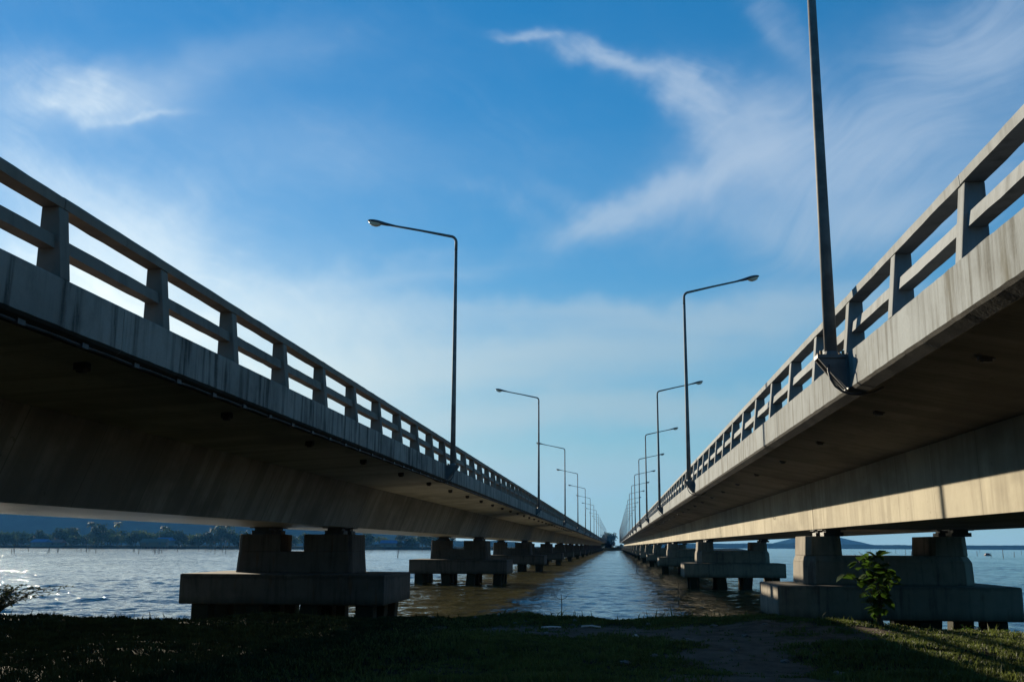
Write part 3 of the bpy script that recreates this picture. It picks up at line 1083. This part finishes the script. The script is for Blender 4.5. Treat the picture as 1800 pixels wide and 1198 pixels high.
# ------------------------------------------------------------------ plants on the bank
def leaf_quads(centers, dirs, ups, L, Wd, fold=.15, rng=None):
    """pointed oval leaves; returns verts, tri faces"""
    n = len(centers)
    side = np.cross(dirs, ups)
    side /= np.linalg.norm(side, axis=1)[:, None] + 1e-9
    ups2 = np.cross(side, dirs)
    L = np.broadcast_to(L, (n,))[:, None]
    Wd = np.broadcast_to(Wd, (n,))[:, None]
    pr = [(0, 0, 0), (.25, .8, .1), (.6, 1, .08), (1, 0, -.12), (.6, -1, .08), (.25, -.8, .1), (.5, 0, -.02)]
    v = np.zeros((n, 7, 3))
    for i, (t, s, u) in enumerate(pr):
        v[:, i] = centers + dirs * (L * t) + side * (Wd * .5 * s) + ups2 * (L * u * (1 if s else .6))
    b = np.arange(n)[:, None] * 7
    tris = [(6, 0, 1), (6, 1, 2), (6, 2, 3), (6, 3, 4), (6, 4, 5), (6, 5, 0)]
    f = np.concatenate([b + np.array([t]) for t in tris])
    return v.reshape(-1, 3), f


def branchy(name, base, height, spread, nst, leafL, leafW, lmat, seed, label, cat, per=14, droop=.1, leanx=0.0, up=1.0, group=None):
    rng = np.random.default_rng(seed)
    root = empty(name, tuple(base))
    st = MB()
    C, D, U = [], [], []
    for i in range(nst):
        a = rng.uniform(0, 2 * np.pi)
        out_ = rng.uniform(.15, 1) * spread
        hh = height * rng.uniform(.55, 1.0) * up
        p = Vector((rng.normal(0, .04), rng.normal(0, .04), -.03))
        pts = [p]
        ns = 9
        for k in range(1, ns + 1):
            t = k / ns
            pts.append(Vector((math.cos(a) * out_ * t ** 1.3 + leanx * t + rng.normal(0, .02), math.sin(a) * out_ * t ** 1.3 + rng.normal(0, .02), hh * t - droop * hh * t ** 3)))
        st.tube(pts, [.012 * (1 - .8 * k / ns) + .002 for k in range(ns + 1)], 5)
        for q in range(per):
            t = rng.uniform(.18, 1.0)
            i0 = min(int(t * ns), ns - 1)
            c = pts[i0].lerp(pts[i0 + 1], t * ns - i0)
            a2 = rng.uniform(0, 2 * np.pi)
            off = rng.uniform(.02, .07)
            C.append((c.x + math.cos(a2) * off, c.y + math.sin(a2) * off, c.z))
            dd = np.array([math.cos(a2), math.sin(a2), rng.uniform(-.9, .7)])
            D.append(dd / np.linalg.norm(dd))
            U.append(np.array([rng.normal(0, .3), rng.normal(0, .3), 1.0]))
    st.build('stem', M['twig'], root)
    C, D, U = map(np.array, (C, D, U))
    n = len(C)
    sc = rng.uniform(.55, 1.15, n)
    v, f = leaf_quads(C, D, U, leafL * sc, leafW * sc)
    np_mesh('foliage', v, f, lmat, root)
    tag(root, label, cat, group)
    return root


def gz(x, y):
    return float(ground_z(np.array([float(x)]), np.array([float(y)]))[0])


def ground_at(px, py, z=-1.8):
    p = on_level(px, py, z)
    return p.x, p.y


# broad leaved sapling at the right, its top and low leaves in the sun
px_, py_ = 5.8, 24.5
branchy('broadleaf_sapling', (px_, py_, gz(px_, py_)), 2.1, .72, 14, .27, .21, M['leaf'], 5,
        'bushy sapling with broad green leaves, partly sunlit, in front of the pale bridge pier', 'shrub', per=13, droop=.22, leanx=-.10)
px_, py_ = -15.1, 25.0
branchy('small_shrub', (px_, py_, gz(px_, py_)), 1.3, 1.5, 24, .11, .06, M['leafdark'], 8,
        'dark small leaved bush at the left end of the bank against the bright water', 'shrub', per=24, droop=.45, leanx=.75)
for k, (a, b_, hh, sd) in enumerate([(7.6, 24.1, .35, 3), (8.3, 23.8, .42, 4)]):
    branchy('weed', (a, b_, gz(a, b_)), hh, .25, 7, .10, .045, M['leaf'], 20 + k,
            ['low leafy weed in the sunlit grass beside the sapling', 'leafy weed in the sunlit grass further right of the sapling'][k], 'weed', per=12, group='weeds in the sunlit grass')


WL = ['low weed tuft at the water edge left of the near dark pier', 'weed tuft in front of the near dark pier', 'weed tuft by the right corner of the near dark pier',
      'small weed on the edge below the brown water', 'small weed on the edge left of the forked twig', 'weed just right of the forked twig', 'weed beside the red litter at the edge', 'weed at the left corner of the near pale pier']
for k, (x_, hh) in enumerate([(-12.4, .28), (-10.1, .34), (-7.2, .30), (-4.2, .22), (-2.4, .2), (-.6, .24), (1.2, .3), (3.4, .3)]):
    y_ = float(edge_y(np.array([x_]))[0]) - .45
    branchy('edge_weed', (x_, y_, gz(x_, y_)), hh, .32, 8, .09, .03, M['leafdark'], 60 + k, WL[k], 'weed', per=9, droop=.2)


# ------------------------------------------------------------------ far shores
def tree_proto(name, h, w, seed, mat, bark, trunk=.35, n=420, leaf=.75, lobes=9):
    rng = np.random.default_rng(seed)
    r = empty(name)
    mb = MB()
    mb.tube([(0, 0, -.5), (.1, 0, h * trunk), (0, .1, h * .75)], [h * .03, h * .022, h * .006], 7)
    for k in range(5):
        a = k * 1.3 + seed
        mb.tube([(.05, 0, h * (trunk - .05)), (math.cos(a) * w * .2, math.sin(a) * w * .2, h * (trunk + .15)), (math.cos(a) * w * .38, math.sin(a) * w * .38, h * (trunk + .35))],
                [h * .014, h * .009, h * .003], 5)
    mb.build('trunk', bark, r)
    cen = []
    for k in range(lobes):
        a = rng.uniform(0, 2 * np.pi)
        rr = w * .5 * rng.uniform(.1, .68)
        zz = h * rng.uniform(trunk + .1, .86)
        cen.append((math.cos(a) * rr, math.sin(a) * rr, zz, w * rng.uniform(.16, .28)))
    cen.append((0, 0, h * .85, w * .2))
    cs = np.array(cen)
    idx = rng.integers(0, len(cs), n)
    d = rng.normal(0, 1, (n, 3))
    d /= np.linalg.norm(d, axis=1)[:, None]
    C = cs[idx, :3] + d * cs[idx, 3:4] * rng.uniform(.6, 1.08, (n, 1)) * np.array([1, 1, .75])
    D = rng.normal(0, 1, (n, 3))
    D /= np.linalg.norm(D, axis=1)[:, None]
    U = rng.normal(0, 1, (n, 3))
    sc = rng.uniform(.6, 1.3, n)
    v, f = leaf_quads(C, D, U, leaf * sc, leaf * .8 * sc)
    np_mesh('crown', v, f, mat, r)
    return r


def palm_proto(name, h, seed, mat, bark):
    rng = np.random.default_rng(seed)
    r = empty(name)
    mb = MB()
    lean = rng.uniform(-.8, .8)
    mb.tube([(0, 0, -.5), (lean * .3, 0, h * .5), (lean, 0, h)], [.25, .18, .14], 7)
    mb.build('trunk', bark, r)
    vs, fs = [], []
    for k in range(20):
        a = k * 2.4
        L_ = rng.uniform(2.6, 3.8)
        el = rng.uniform(-.3, 1.1)
        base = len(vs)
        for j in range(5):
            t = j / 4
            rad = L_ * t * math.cos(el * (1 - t * .7))
            zz = h + L_ * t * math.sin(el) - 1.9 * t * t
            w_ = .62 * math.sin(math.pi * min(.98, t * .85 + .12))
            px, py = lean + math.cos(a) * rad, math.sin(a) * rad
            vs.append((px - math.sin(a) * w_, py + math.cos(a) * w_, zz - .25))
            vs.append((px, py, zz))
            vs.append((px + math.sin(a) * w_, py - math.cos(a) * w_, zz - .25))
        for j in range(4):
            for q in (0, 1):
                i0 = base + j * 3 + q
                fs.append((i0, i0 + 1, i0 + 4, i0 + 3))
    np_mesh('crown', np.array(vs), np.array(fs), mat, r)
    return r


M['bark'] = plain('bark', (.10, .08, .06), .9)
M['tree_a'] = plain('tree_foliage', (.022, .042, .014), .7, vary=.4, scale=.6, transl=.25)
M['tree_b'] = plain('tree_foliage_pale', (.04, .06, .02), .7, vary=.4, scale=.6, transl=.25)
M['tree_d'] = plain('tree_foliage_dark', (.02, .035, .014), .7, vary=.4, scale=.6, transl=.2)
M['hill'] = plain('hill_forest', (.010, .019, .018), .95, spec=0.0, vary=.4, scale=.02)
M['land'] = plain('shore_land', (.03, .032, .02), .95, spec=0.0, vary=.3, scale=.1)


def terrain(name, pts_fn, xs, ys, mat, label):
    X, Y = np.meshgrid(xs, ys)
    Z = pts_fn(X, Y)
    v = np.stack([X.ravel(), Y.ravel(), Z.ravel()], 1)
    nx, ny = len(xs), len(ys)
    i = np.arange(nx * ny).reshape(ny, nx)
    f = np.stack([i[:-1, :-1].ravel(), i[:-1, 1:].ravel(), i[1:, 1:].ravel(), i[1:, :-1].ravel()], 1)
    o = np_mesh(name, v, f, mat)
    o.data.polygons.foreach_set('use_smooth', [True] * len(o.data.polygons))
    tag(o, label, kind='structure')
    return o


def shore_front(x):
    return np.interp(x, [-3000, -700, -341, -180, -100, -30, 0, 60, 90], [520, 540, 566, 585, 600, 640, 664, 672, 700])


def land_z(X, Y):
    d = Y - shore_front(X)
    side = np.clip((95 - X) / 12, 0, 1)
    return -3.2 + np.clip(d / 6, 0, 1) * side * (1.6 + vnoise(X * .05, Y * .05, 40) * .9)


terrain('far_shore', land_z, np.linspace(-1600, 110, 170), np.concatenate([np.linspace(500, 720, 50), np.linspace(740, 2600, 20)]), M['land'],
        'low wooded far shore on the left and at the end of the bridges')


def hillL(X, Y):
    ridge = np.interp(X, [-2600, -1500, -900, -620, -420, -300, -200], [150, 135, 100, 72, 36, 10, -4])
    prof = np.exp(-((Y - 1700) / 190) ** 2)
    n = vnoise(X * .006, Y * .006, 50) * 22 + vnoise(X * .02, Y * .02, 51) * 7 + vnoise(X * .07, Y * .07, 52) * 4
    return ridge * prof + n * prof - 6


terrain('hills', hillL, np.linspace(-2600, -150, 260), np.linspace(1250, 2150, 120), M['hill'], 'long forested blue hill behind the left shore')

# right far shore: distant low land, wooded ridge line and one conical hill
PH = at_y(1440, 962, 3300)


def hillR(X, Y):
    d = np.sqrt(((X - PH.x) / 150) ** 2 + ((Y - 3300) / 190) ** 2)
    h = 40 * np.exp(-d ** 2 * 1.15)
    return h + (vnoise(X * .03, Y * .03, 60) - .3) * 3 * np.clip(h / 8, 0, 1) - 4.5


terrain('hill', hillR, np.linspace(PH.x - 420, PH.x + 420, 80), np.linspace(2900, 3750, 60), M['hill'], 'small blue conical hill on the horizon at the right')


def farland(X, Y):
    front = 2350 + 140 * (vnoise(X * .004, X * 0, 70) - .5) - .12 * np.abs(X - 300)
    d = Y - front
    n = vnoise(X * .03, Y * .03, 71) * 3.0 + vnoise(X * .11, Y * .11, 72) * 3.0
    hh = 5.5 + 3.5 * vnoise(X * .005, X * 0 + 4, 73)
    return -3 + np.clip(d / 15, 0, 1) * (1.0 + n * .6 + hh * np.clip(d / 60, 0, 1))


terrain('far_woods_shore', farland, np.linspace(60, 2600, 420), np.linspace(2150, 2800, 60), M['hill'], 'distant low wooded shore line on the right horizon')

tp = [tree_proto('shore_tree', 9, 9, 1, M['tree_a'], M['bark'], n=520),
      tree_proto('shore_tree', 7.5, 10, 2, M['tree_b'], M['bark'], n=520),
      tree_proto('shore_tree', 10.5, 8.5, 3, M['tree_d'], M['bark'], n=520),
      tree_proto('shore_tree', 6, 9, 4, M['tree_a'], M['bark'], trunk=.2, n=480)]
pp = [palm_proto('coconut_palm', 12, 5, M['tree_b'], M['bark']), palm_proto('coconut_palm', 14, 6, M['tree_b'], M['bark'])]
note_children()
used = set()


def place(proto, x, y, z, sc, label, cat, group, rz):
    if proto.name in used:
        c = copy_tree(proto)
    else:
        c = proto
        used.add(proto.name)
    c.location = (x, y, z)
    c.rotation_euler = (0, 0, rz)
    c.scale = (sc, sc, sc * random.uniform(.9, 1.1))
    tag(c, label, cat, group)
    return c


TW = ['round green', 'pale spreading', 'dark tall', 'low bushy']
for i in range(124):
    px = -10 + (i % 62) * 13.0 + random.uniform(-7, 7)
    if px > 440 and px < 640 and i % 2: continue
    k = random.choice([0, 1, 2, 3, 3])
    Yd = 575 + random.uniform(0, 34) if px < 500 else 600 + random.uniform(2, 30)
    p = at_y(px, 962, Yd)
    if Yd < shore_front(np.array([p.x]))[0] + 4: Yd = float(shore_front(np.array([p.x]))[0]) + 6
    p = at_y(px, 962, Yd)
    sc = random.uniform(.85, 1.3) * (.85 if px > 500 else 1)
    place(tp[k], p.x, p.y, -1.9, sc, '%s tree among the wooded far shore seen under the shaded bridge' % TW[k], 'tree', 'trees on the left shore: ' + TW[k], random.uniform(0, 6))
for i, px in enumerate([132, 158, 168, 205, 372, 384, 394, 402, 290]):
    Yd = 606 + random.uniform(0, 25)
    p = at_y(px, 962, Yd)
    place(pp[i % 2], p.x, p.y, -1.9, random.uniform(.85, 1.05), 'coconut palm rising over the trees of the far left shore', 'palm', 'coconut palms on the left shore', random.uniform(0, 6))

# big round tree at the end of the bridges and bushes beside it
p = at_y(1068, 955, 690)
bt = tree_proto('round_tree', 10.0, 11.5, 9, M['tree_d'], M['bark'], trunk=.12, n=2600, leaf=.95, lobes=26)
bt.location = (p.x, p.y, -2)
tag(bt, 'big dark round tree at the far end between the two bridges', 'tree')
note_children()
for i, (px, sc) in enumerate([(1046, .55), (1086, .42), (1092, .5), (1056, .5)]):
    p = at_y(px, 962, 684)
    place(tp[(2, 3, 3, 0)[i]], p.x, p.y, -1.9, sc,
          ['small bush left of the big round tree at the bridge end', 'low bush just right of the big round tree', 'bush against the far end of the pale bridge', 'bush in front of the big round tree'][i],
          'bush', 'bushes at the bridge end', i)

# houses and stilt hut
M['wood'] = plain('weathered_wood', (.13, .11, .09), .9)
M['wall'] = plain('house_wall', (.16, .15, .14), .9)
M['blue'] = plain('blue_roof', (.03, .11, .25), .7)
M['redroof'] = plain('red_roof', (.35, .10, .07), .7)
M['tin'] = plain('tin_roof', (.25, .27, .30), .5)


def house(px, Y, w, d_, h, roof, label, z0=-1.6, stilts=False, name='shore_house'):
    p = at_y(px, 962, Y)
    r = empty(name, (p.x, p.y, z0), random.uniform(-.3, .3))
    mb = MB()
    f0 = 1.2 if stilts else 0
    mb.box(-w / 2, w / 2, -d_ / 2, d_ / 2, f0, f0 + h)
    mb.build('wall', M['wood'] if stilts else M['wall'], r)
    mb = MB()
    hw = w / 2 + .6
    hd = d_ / 2 + .6
    t = f0 + h
    mb.poly([(-hw, -hd, t - .1), (hw, -hd, t - .1), (hw, hd, t - .1), (-hw, hd, t - .1), (-hw + .4, 0, t + 1.6), (hw - .4, 0, t + 1.6)],
            [(0, 1, 5, 4), (2, 3, 4, 5), (1, 2, 5), (3, 0, 4), (3, 2, 1, 0)])
    mb.build('roof', roof, r)
    for k in range(2):
        mb = MB()
        xx = (-.25 + .5 * k) * w
        mb.box(xx - .5, xx + .5, -d_ / 2 - .06, -d_ / 2 - .005, f0 + .9, f0 + 1.9)
        mb.build('window', M['housing'], r)
    if stilts:
        for ix in range(5):
            for iy in range(2):
                mb = MB()
                xx, yy = -w / 2 + .2 + ix * (w - .4) / 4, -d_ / 2 + .2 + iy * (d_ - .4)
                mb.tube([(xx, yy, -2.2), (xx, yy, f0)], .11, 6)
                mb.build('stilt', M['wood'], r)
    return tag(r, label, 'house', None)


house(272, 470, 11, 5, 2.0, M['wood'], 'dark wooden hut on stilts standing in the water off the left shore', z0=-2.2, stilts=True, name='stilt_hut')
house(72, 572, 9, 6, 2.6, M['blue'], 'blue roofed house among dark trees near the left edge')
house(290, 574, 8, 6, 2.8, M['blue'], 'bright blue roofed house right behind the stilt hut').location.z = -.6
house(683, 606, 9, 6, 3.0, M['blue'], 'blue roofed house seen between the two nearest shaded piers')
house(668, 612, 7, 6, 2.4, M['tin'], 'small pale house with tin roof, left of the blue roofed house between piers')
house(722, 618, 10, 6, 2.8, M['tin'], 'long low tin roofed house right of the blue roofed house between piers')
house(100, 578, 7, 5, 2.4, M['redroof'], 'small red roofed house among dark trees on the left shore')

# stakes in the water: fish trap poles
M['stake'] = plain('stake_wood', (.07, .06, .05), .9)
mb = MB()
mb.tube([(0, 0, -.8), (.03, 0, .9), (.0, .03, 1.9)], [.06, .05, .04], 6)
stake = mb.build('stake', M['stake'])
first = True
ls = [(random.uniform(20, 400), random.uniform(967, 973), 'left') for _ in range(34)]
ls += [(x_, y_, 'right') for x_, y_ in [(1592, 974), (1602, 980), (1718, 976), (1742, 979), (1764, 980), (1783, 978), (1700, 973), (1672, 972), (1688, 974), (1560, 971), (1545, 973), (1530, 971), (1575, 972), (1722, 971), (1796, 974), (1300, 970), (1290, 971), (1620, 971), (1640, 970), (1655, 973)]]
ls += [(699, 979, 'mid'), (676, 968, 'mid'), (655, 968, 'mid'), (742, 969, 'mid')]
for (px, py, side) in ls:
    p = on_level(px, py, WZ)
    c = stake if first else stake.copy()
    if not first: COL.objects.link(c)
    first = False
    sc = random.uniform(.7, 1.25)
    c.location = (p.x, p.y, WZ)
    c.scale = (1.6, 1.6, sc * {'left': .8, 'right': .95, 'mid': .9}[side])
    c.rotation_euler = (random.uniform(-.08, .08), random.uniform(-.08, .08), random.uniform(0, 6))
    tag(c, {'left': 'thin wooden stake standing in the bright water off the left shore',
            'right': 'thin wooden stake standing in the blue water right of the pale bridge',
            'mid': 'thin wooden stake in the bright water between the two nearest shaded piers'}[side], 'stake', 'fishing stakes, ' + side + ' water')


# ------------------------------------------------------------------ bits on the bank and in the channel
def twig_pole(px, py, h, name, label, arms=True, z=WZ, rad=.012):
    p = on_level(px, py, z)
    r = empty(name, (p.x, p.y, z))
    mb = MB()
    mb.tube([(0, 0, -.3), (.01, 0, h * .5), (-.01, 0, h)], [rad, rad * .9, rad * .6], 6)
    mb.build('stem', M['twig'], r)
    if arms:
        for sx in (-1, 1):
            mb = MB()
            mb.tube([(0, 0, h * .72), (sx * h * .2, 0, h * .76), (sx * h * .38, 0, h * .98)], [rad * .7, rad * .6, rad * .3], 5)
            mb.build('branch', M['twig'], r)
    tag(r, label, 'twig')
    return r


pt = ground_at(986, 1076)
twig_pole(987, 1076, .50, 'forked_twig', 'small forked twig standing upright on the edge of the bank against the blue water', True, -1.80, .014)
twig_pole(1119, 1005, 1.5, 'thin_pole', 'thin dark pole leaning in the channel near the pale bridge', False, WZ, .035).rotation_euler = (0, .06, 0)
twig_pole(1193, 1058, 1.0, 'thin_pole', 'thin pole standing in the dark water close to the bank', False, WZ, .02)
twig_pole(1677, 1094, .52, 'dry_stalk', 'dry upright stalk in the sunlit grass at the right', False, -1.80, .010)
twig_pole(1447, 1050, .35, 'dry_stalk', 'short stalk beside the second pale pier', False, -1.9, .010)


def stick(name, a, b, rad, mat, label, cat, z=.03):
    (x0, y0), (x1, y1) = ground_at(*a), ground_at(*b)
    mb = MB()
    c = Vector(((x0 + x1) / 2, (y0 + y1) / 2, gz((x0 + x1) / 2, (y0 + y1) / 2) + z))
    mb.tube([Vector((x0, y0, gz(x0, y0) + z)) - c, Vector((0, 0, .02)), Vector((x1, y1, gz(x1, y1) + z)) - c], [rad, rad * .9, rad * .8], 7)
    o = mb.build(name, mat)
    o.location = c
    tag(o, label, cat)
    return o


M['white'] = plain('pale_plastic', (.62, .60, .58), .5)
M['red'] = plain('red_plastic', (.16, .03, .025), .6)
stick('white_stick', (952, 1098), (986, 1097), .022, M['white'], 'pale stick lying on the bare soil, below the forked twig', 'stick')
stick('white_stick', (1022, 1098), (1056, 1098), .022, M['white'], 'pale stick lying on the bare soil near the middle of the bank', 'stick')
stick('driftwood', (1128, 1086), (1162, 1079), .04, M['white'], 'pale driftwood branch beside the red litter at the water edge', 'branch', z=.10)


def crumple(name, px, py, sx, sy, sz, mat, label, cat, seed):
    x, y = ground_at(px, py)
    bm = bmesh.new()
    bmesh.ops.create_icosphere(bm, subdivisions=3, radius=1)
    rng = random.Random(seed)
    from mathutils import noise
    for v in bm.verts:
        n = noise.noise(v.co * 1.7 + Vector((seed, 0, 0))) * .55 + noise.noise(v.co * 4 + Vector((0, seed, 0))) * .25
        v.co = Vector((v.co.x * sx, v.co.y * sy, v.co.z * sz)) * (1 + n)
    me = bpy.data.meshes.new(name)
    bm.to_mesh(me)
    bm.free()
    me.materials.append(mat)
    o = bpy.data.objects.new(name, me)
    COL.objects.link(o)
    o.location = (x, y, gz(x, y) + sz * .5)
    tag(o, label, cat)


crumple('litter', 1172, 1080, .16, .1, .09, M['red'], 'crumpled red litter at the water edge', 'litter', 2)
crumple('litter', 1181, 1078, .10, .1, .06, M['white'], 'crumpled pale litter right of the red litter', 'litter', 4)
crumple('litter', 1117, 1115, .06, .08, .04, M['white'], 'small pale scrap on the bank below the channel', 'litter', 5)
M['stone'] = plain('stone', (.17, .16, .15), .9)
rk = [(760, 1088), (835, 1086), (905, 1092), (1010, 1088), (1075, 1086), (1218, 1088), (1140, 1096), (870, 1104), (960, 1112), (1255, 1103), (1310, 1118), (1345, 1105), (1180, 1130), (1210, 1125), (1475, 1180), (1290, 1145), (1380, 1160), (1100, 1165), (1150, 1150)]
for i, (a, b_) in enumerate(rk):
    crumple('stone', a, b_, random.uniform(.04, .09), random.uniform(.04, .08), random.uniform(.02, .05), M['stone'], 'small grey stone on the bare soil of the bank', 'stone', 10 + i)
for o in bpy.data.objects:
    if o.name.startswith('stone'): o['group'] = 'stones on the bare soil'

def unseen_woods_blocker():  # unseen tree belt, added to cut low sky light from behind the camera
    rng = np.random.default_rng(77)
    n = 9000
    x = rng.uniform(-60, 60, n)
    y = -30 - 8 * rng.random(n)
    top = 9 + 6 * vnoise(x * .13, x * 0, 90) + 2 * vnoise(x * .6, x * 0, 91)
    C = np.stack([x, y, -1.9 + top * rng.random(n) ** .8], 1)
    D = rng.normal(0, 1, (n, 3))
    D /= np.linalg.norm(D, axis=1)[:, None]
    v, f = leaf_quads(C, D, rng.normal(0, 1, (n, 3)), 1.5 * rng.uniform(.6, 1.3, n), 1.2 * rng.uniform(.6, 1.3, n))
    o = np_mesh('unseen_woods_blocker', v, f, M['tree_d'])
    tag(o, 'unseen dark woods added behind the camera to block low sky light', kind='stuff')


unseen_woods_blocker()

# small raft with a reddish cover among the stakes at the right
p = on_level(1736, 976, WZ)
rf = empty('fishing_raft', (p.x, p.y, WZ))
mb = MB()
mb.box(-1.1, 1.1, -.6, .6, -.1, .28)
mb.build('hull', M['wood'], rf, bevel=.1)
mb = MB()
mb.poly([(-.8, -.5, .29), (.8, -.5, .29), (.8, .5, .29), (-.8, .5, .29), (-.6, 0, .85), (.6, 0, .85)], [(0, 1, 5, 4), (2, 3, 4, 5), (1, 2, 5), (3, 0, 4), (3, 2, 1, 0)])
mb.build('cover', M['red'], rf)
tag(rf, 'tiny raft with a reddish cover among the stakes at the right', 'raft')

# ------------------------------------------------------------------ air
HAZE = True
if HAZE:
    mb = MB()
    mb.box(-3200, 3200, -300, 4200, -4.6 - 1, 190)
    hm = bpy.data.materials.new('haze_air')
    hm.use_nodes = True
    hm.node_tree.nodes.clear()
    o_ = hm.node_tree.nodes.new('ShaderNodeOutputMaterial')
    v_ = hm.node_tree.nodes.new('ShaderNodeVolumePrincipled')
    v_.inputs['Color'].default_value = (.12, .44, 1.0, 1)
    v_.inputs['Density'].default_value = .00008
    v_.inputs['Anisotropy'].default_value = .2
    hm.node_tree.links.new(v_.outputs[0], o_.inputs['Volume'])
    hz = mb.build('haze', hm)
    tag(hz, 'thin blue haze over the lake', kind='stuff')
